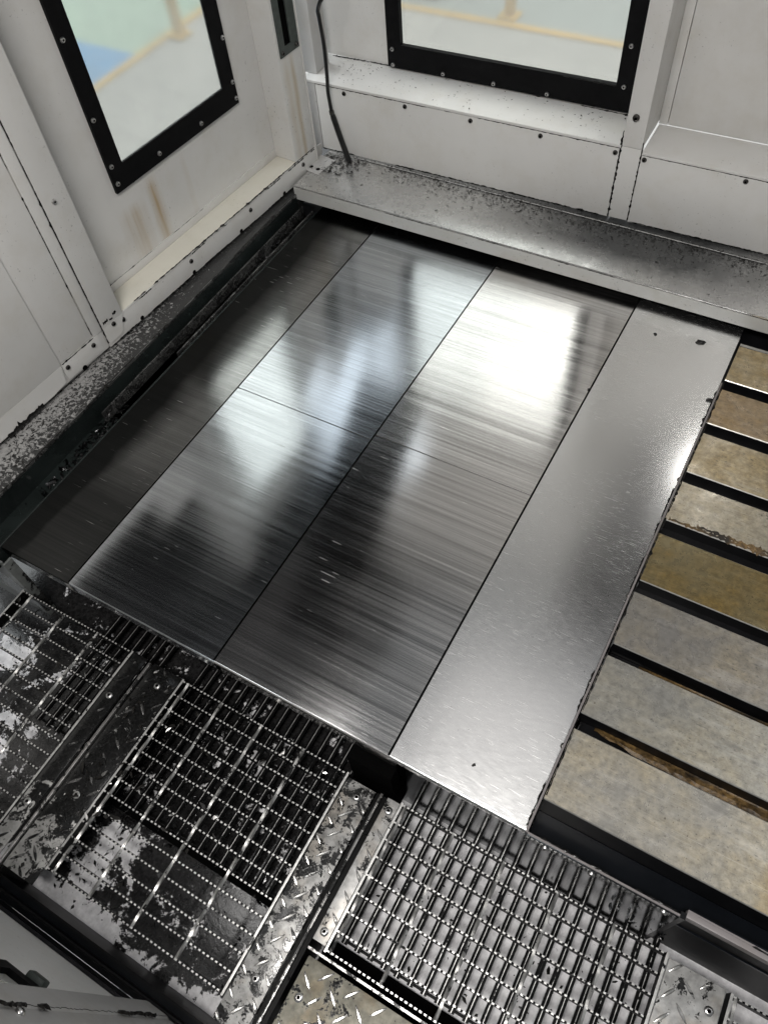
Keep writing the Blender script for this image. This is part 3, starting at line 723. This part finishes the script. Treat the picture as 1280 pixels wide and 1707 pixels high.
sludge('sludge', rw, (.3562, -.0008, .068), (.3562, -.0008, .30), (0, -1, 0), .0045, .85, .005, .0008, 53)
sludge('sludge', rw, (.4082, -.0008, .068), (.4082, -.0008, .28), (0, -1, 0), .0030, .75, .005, .0008, 54)
sludge('sludge', rw, (.3565, .1310, .27), (.3565, .1310, .9), (0, -1, 0), .0020, .5, .006, .0004, 55)
sludge('sludge', rw, (-.355, .1455, .2645), (.33, .1300, .2645), (0, 0, 1), .0035, .6, .005, .0010, 56)
sludge('sludge', rw, (-.54, .140, .2645), (-.36, .144, .2645), (0, 0, 1), .0060, .7, .005, .0010, 57)
sludge('sludge', rw, (-.52, -.0004, .0665), (.9, -.0004, .0655), (0, -1, 0), .0034, .75, .006, .0008, 58)
sludge('sludge', rw, (.15, .1316, .3290), (.29, .1316, .3290), (0, -1, 0), .0030, .6, .004, .0008, 59)

# rear ledge in front of the wall
lg = thing('rear_ledge', 'long worn sheet metal ledge along the foot of the rear wall', 'ledge', (-.3, 1.7, .019))
lo = Vector((.3, -1.7, -.019))
link('ledge_top', MB().box(-1.305, 1.3, 1.5995, 1.86, .0550, .0605).mesh('ledge_top', 'box_top', bevel=.0018), lg, lo)
link('ledge_face', MB().box(-1.305, 1.3, 1.5980, 1.6000, .0190, .0546).mesh('ledge_face', 'box_face'), lg, lo)
link('ledge_underside', MB().box(-1.30, 1.3, 1.6002, 1.86, .0205, .0545).mesh('ledge_underside', 'gap'), lg, lo)  # filled with black for the shade below the ledge
link('wall_gasket', MB().box(-1.30, 1.3, 1.7880, 1.7905, .0606, .0622).mesh('wall_gasket', 'paint_grey'), lg, lo)
sludge('sludge', lg, Vector((-1.0, 1.5975, .0565)) + lo, Vector((.4, 1.5975, .0565)) + lo, (0, -1, 0), .0016, .6, .006, .0004, 71)
sludge('sludge', lg, Vector((-1.25, 1.7870, .0609)) + lo, Vector((.4, 1.7870, .0609)) + lo, (0, 0, 1), .0028, .95, .006, .0006, 72)

br = thing('corner_bracket', 'small bent steel bracket with two holes in the rear left corner', 'bracket', (-1.290, 1.715, .0610), R_(-8))
bx('base_leaf', br, 'paint_grey', -.030, .030, -.040, .042, 0, .0025, .0008)
bx('upright_leaf', br, 'paint_grey', -.030, -.0275, -.030, .050, .0026, .035, .0006)
for x in (-.012, .014): link('hole', MB().tube([(x, -.020, .0024), (x, -.020, .0029)], .0065, 14).mesh('hole', 'gap', True), br)

pp = thing('coolant_pipe', 'thin bent black pipe standing in the rear left corner', 'pipe', (-1.20, 1.77, .061))
def bw(e, y, z): return Matrix.Rotation(BWA, 3, 'Z') @ Vector((e, y, z)) + Vector(BWL) - Vector((-1.20, 1.77, .061))
def smooth_path(P, n=6):
    P = [P[0]] + P + [P[-1]]; out = []
    for i in range(1, len(P) - 2):
        for k in range(n):
            t = k / n; a, b, c, d = (Vector(p) for p in P[i - 1:i + 3])
            out.append(.5 * ((2 * b) + (c - a) * t + (2 * a - 5 * b + 4 * c - d) * t * t + (3 * b - a - 3 * c + d) * t ** 3))
    return out + [Vector(P[-1])]
link('sleeve', MB().tube(smooth_path([bw(-.417, -.028, .0615), bw(-.436, -.03, .13), bw(-.455, -.03, .200)], 4), [.0082] * 8 + [.006], 12).mesh('sleeve', 'pipe', True), pp)
link('bent_tube', MB().tube(smooth_path([bw(-.4552, -.03, .196), bw(-.458, -.03, .235), bw(-.459, -.03, .262), bw(-.4555, -.03, .300), bw(-.453, -.03, .38), bw(-.457, -.03, .445), bw(-.458, -.03, .462), bw(-.449, -.03, .482), bw(-.436, -.03, .500), bw(-.424, -.03, .54), bw(-.420, -.03, .70), bw(-.420, .02, 1.1)]), .0052, 12).mesh('bent_tube', 'pipe', True), pp)
link('ferrule', MB().tube([bw(-.4548, -.03, .196), bw(-.4556, -.03, .206)], .0074, 12).mesh('ferrule', 'screw_dark', True), pp)

# unseen beam added above the frame, mirrored in the plates as the dark band
ch = thing('dark_band_beam', 'unseen black beam, guessed as a cable carrier, added for the dark band in the plates', 'reflection beam', (-1.1, 1.75, .8))
p0 = Vector((0, .0, .0)); p1 = Vector((0, -.95, .80)); d = (p1 - p0).normalized()
ang = math.atan2(d.z, -d.y)
LINKM = MB().box(-.145, .125, -.022, .022, -.03, .03).mesh('dark_band_slat', 'black_frame', bevel=.003)
for i in range(25):
    link('dark_band_slat', LINKM, ch, p0 + (p1 - p0) * ((i + .5) / 25), (-ang, 0, 0))

sh = thing('guessed_spindle_head', 'unseen spindle head of guessed form, added for its dark reflection in the satin plate', 'guessed spindle head', (.15, 1.45, 1.25))  # unseen, form guessed and sized to darken the fourth plate's reflection
bx('housing', sh, 'table_dark', -.42, .45, -.20, .32, .08, .52, .02)
link('nose', MB().tube([(.05, 0, .0), (.05, 0, .03), (.05, 0, .08)], [.07, .10, .13], 24).mesh('nose', 'table_dark', True), sh)

# ================================================================== WALKWAY
ZG = -.135
def serrated(x0, x1, name, pitch=.0088, th=.0030, depth=.024, flat=.52, notch=.0030):
    m = MB(); n = max(2, int((x1 - x0) / pitch)); P = []
    for i in range(n):
        a = x0 + (x1 - x0) * i / n; w = (x1 - x0) / n
        P += [(a, 0), (a + w * flat, 0), (a + w * (flat + .12), -notch), (a + w * .90, -notch)]
    P.append((x1, 0))
    for (xa, za), (xb, zb) in zip(P[:-1], P[1:]):
        top = 1 if za == zb == 0 else 0
        m.quad([(xa, -th / 2, za), (xb, -th / 2, zb), (xb, th / 2, zb), (xa, th / 2, za)], top)
        for s in (-1, 1):
            m.quad([(xa, s * th / 2, za), (xb, s * th / 2, zb), (xb, s * th / 2, -depth), (xa, s * th / 2, -depth)], 0)
    return m.mesh(name, ['bar_side', 'bar_top'])
def twisted(y0, y1, name, s=.0048, turn=.11, ph=0.0):
    m = MB(); n = int((y1 - y0) / .004); r = s / math.sqrt(2)
    for i in range(n + 1):
        y = y0 + (y1 - y0) * i / n; a = ph + 2 * math.pi * (y - y0) / turn / 2
        for k in range(4): m.v.append((r * math.cos(a + k * math.pi / 2), y, r * math.sin(a + k * math.pi / 2)))
    for i in range(n):
        for k in range(4): m.f.append((i * 4 + k, i * 4 + (k + 1) % 4, i * 4 + 4 + (k + 1) % 4, i * 4 + 4 + k)); m.mi.append(0)
    return m.mesh(name, 'rod', True)
def lug_mesh(name, mat, L=.0310, W=.0052, Hh=.0019):
    m = MB(); st = 8; ring = []
    for i in range(st + 1):
        t = i / st; w = W / 2 * math.sin(math.pi * t) ** .75; h = Hh * math.sin(math.pi * t) ** .5; x = (t - .5) * L
        ring.append([(x, -w - .0004, 0), (x, -w * .55, h), (x, w * .55, h), (x, w + .0004, 0)])
    for a, b in zip(ring[:-1], ring[1:]):
        for k in range(3): m.quad([a[k], b[k], b[k + 1], a[k + 1]])
    return m.mesh(name, mat, True)
LUGS = {'light': lug_mesh('tread_lug', 'lug'), 'dark': lug_mesh('tread_lug_oily', 'lug_dark')}
def tread(parent, x0, x1, y0, y1, mat, lug, off=(0, 0), pads=(), zt=ZG, skew=0.0):
    s = link('tread_strip', MB().box(x0, x1, y0, y1, zt - .0045, zt - .0012).mesh('tread_strip', mat, bevel=.0008), parent)
    p = .0250; q = .0390; i0 = int(math.floor((x0 - .1) / p)); rnd = random.Random(int((x0 + 9) * 1000))
    for i in range(int((x1 - x0) / p) + 9):
        for j in range(int((y1 - y0) / q) + 3):
            odd = (i0 + i) % 2
            x = (i0 + i) * p + off[0]; y = y0 + (j + .5 * odd) * q + off[1]
            a = R_(45 if odd else -45) + R_(6)
            if x - .002 < x0 or x + .002 > x1 or y - .004 < y0 or y + .004 > y1: continue
            if any((x - u) ** 2 + (y - v) ** 2 < .017 ** 2 for u, v in pads): continue
            a += rnd.uniform(-.05, .05); me = LUGS[lug]; ca, sa = math.cos(a), math.sin(a)
            if x - .012 < x0 or x + .012 > x1 or y - .012 < y0 or y + .012 > y1:      # sheared off at the plate edge
                me = me.copy()
                for v_ in me.vertices:
                    wx, wy = x + v_.co.x * ca - v_.co.y * sa, y + v_.co.x * sa + v_.co.y * ca
                    if wx < x0 + .0006 or wx > x1 - .0006 or wy < y0 + .0006 or wy > y1 - .0006:
                        wx = min(max(wx, x0 + .0006), x1 - .0006) - x; wy = min(max(wy, y0 + .0006), y1 - .0006) - y
                        v_.co.x = wx * ca + wy * sa; v_.co.y = -wx * sa + wy * ca; v_.co.z *= .3
            link('tread_lug', me, s, (x, y, zt - .0012), (0, 0, a))
    for (u, v) in pads: link('bolt', BOLT, s, (u, v, zt - .0012))
    return s
def grating(label, x0, x1, y0, pitch, nb, rods, group='walkway gratings', yend=None):
    t = thing('walkway_grating', label, 'grating', (0, 0, 0), 0, group)
    ye = yend if yend is not None else y0 - pitch * (nb - 1)
    me = serrated(x0, x1, 'serrated_bar')
    for k in range(nb): link('serrated_bar', me, t, (0, y0 - pitch * k, ZG + random.uniform(-.0006, .0004)))
    for i, x in enumerate(rods):
        link('twisted_rod', twisted(ye - .002, y0 + .002, 'twisted_rod', ph=i * .8), t, (x, 0, ZG - .0030))
    for x in (x0 - .0022, x1 + .0022):
        bx('end_band', t, None, x - .0021, x + .0021, ye - .004, y0 + .004, ZG - .03, ZG - .0012, top=1, mats=['bar_side', 'bar_top'])
    return t
g1 = grating('oily left hand grating beside the pale side panel', -1.214, -.8945, .2765, .0312, 14, (-.990, -1.088, -1.188))
tread(g1, -.8880, -.8520, -.16, .2800, 'tread_dark', 'dark', (.002, .01), ((-.872, .18), (-.872, -.06)))
g2 = grating('middle grating between two oily tread plate strips', -.7525, -.3570, .2765, .03115, 14, (-.7400, -.6535, -.5550, -.4550))
tread(g2, -.8330, -.7590, -.165, .2800, 'tread_dark', 'dark', (.008, .004), ((-.795, .243), (-.795, -.005)))
tread(g2, -.3505, -.2905, -.165, .2730, 'tread_mid', 'light', (.004, .008), ((-.318, .248), (-.318, -.085)))
g3 = grating('right hand grating over the pale pan below the slotted table', -.2350, .2580, .2765, .0335, 9, (-.2290, -.131, -.031, .069, .171))
tread(g3, -.2660, -.2405, .012, .2760, 'tread_light', 'light', (.006, .002), ((-.2535, .255), (-.2535, .030)))
tread(g3, .2640, .3560, -.02, .2740, 'tread_light', 'light', (.004, -.006), ((.340, .232),))
bx('front_band', g3, None, -.2660, .3560, -.0045, -.0005, ZG - .04, ZG - .0012, top=1, mats=['bar_side', 'rail_top'])
g4 = grating('grating corner at the lower right edge of the picture', .3680, .70, .2700, .0335, 9, (.3730, .47, .57))
tp_ = thing('tread_plate', 'brownish worn tread plate at the bottom between two gratings', 'tread plate', (0, 0, 0))
tread(tp_, -.2580, .40, -.48, -.0120, 'tread_brown', 'light', (.009, .006), ((-.2400, -.072),))
for (xa, xb, lab, grp) in ((-.8490, -.8360, 'black support rail between the left and middle gratings', 'support rails'), (-.2900, -.2690, 'black support rail with a worn crown between the middle and right gratings', 'support rails')):
    t = thing('support_rail', lab, 'rail', ((xa + xb) / 2, .05, -.33), 0, grp); o = Vector((-(xa + xb) / 2, -.05, .33))
    xm = (xa + xb) / 2
    link('web', MB().box(xa, xb, -.40, .2760, -.33, -.1480).mesh('web', 'bar_side'), t, o)
    link('crown', MB().box(xm - .0026, xm + .0026, -.40, .2770, -.1478, -.1375).mesh('crown', 'rail_top', bevel=.001), t, o)
    for k in range(3): link('cross_tie', MB().box(xa + .001, xb - .001, .20 - .13 * k, .204 - .13 * k, -.1478, -.1400).mesh('cross_tie', 'bar_side'), t, o)
# lower chip grate: thin U bars along y
def ubar(y0, y1, name):
    m = MB(); m.box(-.0056, .0056, y0, y1, -.007, -.0012); m.box(-.0006, .0006, y0, y1, -.0011, 0, 0, 1)  # wide black body takes in the bar's shade, bright ridge its glint
    return m.mesh(name, ['bar_side', 'low_top'])
for lab, xa, xb, ya, yb in (('dark lower chip grate under the left grating', -1.045, -.875, .075, .66), ('dark lower chip grate under the middle grating', -.785, -.345, .033, .66), ('lower chip grate over the pale pan under the right grating', -.232, .262, .033, .66)):
    t = thing('chip_grate', lab, 'chip grate', (0, 0, 0), 0, 'lower chip grates'); me = ubar(ya, yb, 'grate_bar')
    for k in range(int((xb - xa) / .0272) + 1): link('grate_bar', me, t, (xa + k * .0272, 0, -.250))
    for y in (ya + .004, .30, .60): bx('cross_bar', t, 'bar_side', xa - .004, xb + .004, y, y + .005, -.290, -.2722)
# platform rim along the front
rm = thing('platform_rim', 'black channel rim along the front edge of the walkway', 'rim', (-.8, -.19, -.33))
ro = Vector((.8, .19, .33))
link('inner_flange', MB().box(-1.35, -.30, -.1840, -.1800, -.33, -.150).mesh('inner_flange', 'bar_side'), rm, ro)
link('channel_web', MB().box(-1.35, -.30, -.2130, -.1842, -.20, -.165).mesh('channel_web', 'trough'), rm, ro)
link('outer_flange', MB().box(-1.35, -.30, -.2010, -.1960, -.1648, -.140).mesh('outer_flange', 'bar_side', bevel=.001), rm, ro)

# ================================================================== FRONT WALL, lower left corner of the picture
fw = thing('front_wall', 'white inner face of the front wall with a dark window at lower left', 'wall', (-.9, -.22, -.12))
fo = Vector((.9, .22, .12))
ring_ = ring_panel('y', -.235, -.2200, (-1.5, -.40, -.164, .95), (-.535, -.42, .215, .80), 'paint_front', 'wall_sheet', fw); ring_.location = fo
f2 = ring_panel('y', -.2198, -.2120, (-.552, -.40, .200, .82), (-.530, -.42, .224, .80), 'black_frame', 'window_frame', fw); f2.location = fo
link('window_pane', MB().box(-.535, -.42, -.2300, -.2285, .2155, .7995).mesh('window_pane', 'glass'), fw, fo)
link('foot_flange', MB().box(-1.5, -.30, -.2195, -.2135, -.1640, -.1180).mesh('foot_flange', 'table_dark'), fw, fo)
link('latch_wedge', MB().box(-.520, -.490, -.2195, -.205, .175, .195).mesh('latch_wedge', 'handle', bevel=.004), fw, fo)
ps = thing('door_post', 'grey upright door post at the lower left edge crusted with black grime', 'post', (-.43, -.19, -.33))
po = Vector((.43, .19, .33))
link('post_shaft', MB().box(-.462, -.415, -.260, -.200, -.329, 1.0).mesh('post_shaft', 'paint_grey', bevel=.002), ps, po)
link('cover_strip', MB().box(-.4148, -.380, -.260, -.203, -.329, 1.0).mesh('cover_strip', 'paint_grey', bevel=.002), ps, po)
link('screw', SCREW, ps, po + Vector((-.405, -.2028, .405)), (R_(-90), 0, 0))
sludge('sludge', ps, po + Vector((-.4152, -.2000, -.30)), po + Vector((-.4152, -.2000, .8)), (0, 1, 0), .009, .8, .006, .003, 81)

# ================================================================== CHIPS AND SWARF
rnd = random.Random(5)
def fill(n, x0, x1, y0, y1, z, w=None):
    out = []
    while len(out) < n:
        x = rnd.uniform(x0, x1); y = rnd.uniform(y0, y1)
        if w is None or rnd.random() < w(x, y): out.append((x, y, z))
    return out
chips('swarf', 'black flecks of swarf caught along the back of the rear ledge', fill(3200, -1.29, .45, 1.605, 1.795, .0606, lambda x, y: (max(0, (y - 1.63) / .165)) ** 4 * (.35 + .65 * (x > -1.1)) + .008), 'chip_dark', .0024, seed=1, curl=.25)
chips('swarf', 'heap of oily chips glinting in the far end of the door channel', fill(420, -1.295, -1.245, 1.22, 1.58, -.026, lambda x, y: max(0, 1 - abs(y - 1.42) / .2)), 'chip', .0052, seed=2)
chips('swarf', 'oily chips glinting in the near end of the door channel', fill(260, -1.285, -1.245, .42, .78, -.028, lambda x, y: max(0, 1 - abs(y - .62) / .16) + .15), 'chip', .005, seed=3)
chips('swarf', 'black flecks on the speckled ledge below the left doors', fill(500, -1.40, -1.305, .33, 1.5, .0355, lambda x, y: .25 + .75 * (y < .85)), 'chip_dark', .0024, seed=4, curl=.1)
def on_grating(n, x0, x1, y0, y1, w=None): return fill(n, x0, x1, y0, y1, ZG + .0005, w)
chips('swarf', 'curled oily swarf lying over the left grating', on_grating(220, -1.21, -.86, -.12, .27), 'chip_dark', .0048, seed=5, curl=.6)
chips('swarf', 'oily swarf lying over the middle grating', on_grating(300, -.83, -.36, -.16, .27, lambda x, y: .25 + .75 * (x < -.66)), 'chip_dark', .0045, seed=6, curl=.6)
chips('swarf', 'bright curled shavings scattered over the walkway', on_grating(110, -1.1, -.32, -.12, .27, lambda x, y: .2 + (abs(x + .80) < .06) + .4 * (y > .2)), 'bright_chip', .0040, seed=7, curl=.7)
chips('swarf', 'black chips lying on the pale pan under the right grating', fill(520, -.23, .26, -.0, .30, -.2775, lambda x, y: .3 + .7 * math.exp(-((x - .06) ** 2 + (y - .12) ** 2) / .006)), 'chip_dark', .0036, seed=8, curl=.75)
chips('swarf', 'loose chips in the oily pan under the middle grating', fill(420, -.82, -.34, -.16, .30, -.2775), 'chip', .004, seed=9, curl=.5)
chips('swarf', 'black chips packed around the corner bracket and pipe foot', fill(260, -1.30, -1.17, 1.69, 1.79, .0608), 'chip_dark', .0035, seed=10, curl=.3)
chips('swarf', 'chips clinging to the sill below the rear window', fill(170, -1.30, -.46, 1.80, 1.93, .2645, lambda x, y: (y - 1.80) / .13 * .6 + .6 * (x < -1.18)), 'chip_dark', .0022, seed=11, curl=.2)
chips('swarf', 'wet chips on the apron below the table lip', fill(40, .15, .25, .290, .306, -.134, None), 'chip', .0035, seed=12, curl=.4)
def loose_chip(x, y, z, s, label, seed):
    r = random.Random(seed); m = MB(); n = 9
    for lv, (k, h) in enumerate(((1, 0), (.85, .45), (.4, .7))):
        for i in range(n):
            t = 6.283 * i / n; q = s * k * r.uniform(.6, 1.25); m.v.append((q * 1.5 * math.cos(t), q * math.sin(t), h * s * r.uniform(.7, 1.2) if lv else .0002))
    for l in range(2):
        for i in range(n): m.f.append((l * n + i, l * n + (i + 1) % n, l * n + n + (i + 1) % n, l * n + n + i)); m.mi.append(0)
    m.f.append(tuple(2 * n + i for i in range(n))); m.mi.append(0)
    m.f.append(tuple(reversed(range(n)))); m.mi.append(0)
    o = link('metal_chip', m.mesh('metal_chip', 'chip_dark'), None, (x, y, z), (0, 0, r.uniform(0, 3)))
    tag(o, label, 'metal chip', 'loose chips on the plates')
loose_chip(-.201, 1.509, 0, .0040, 'small black chip on the satin plate near the rear ledge', 1)
loose_chip(-.097, 1.526, 0, .0075, 'larger black chip on the satin plate near the table corner', 2)
loose_chip(-.138, .368, 0, .0030, 'lone black speck near the front edge of the satin plate', 3)
loose_chip(-.2760, 1.275, -.0035, .0050, 'black chip caught in the seam left of the satin plate', 4)
loose_chip(-.022, 1.355, 0, .0070, 'black crumb stuck to the table lip near its rear end', 5)
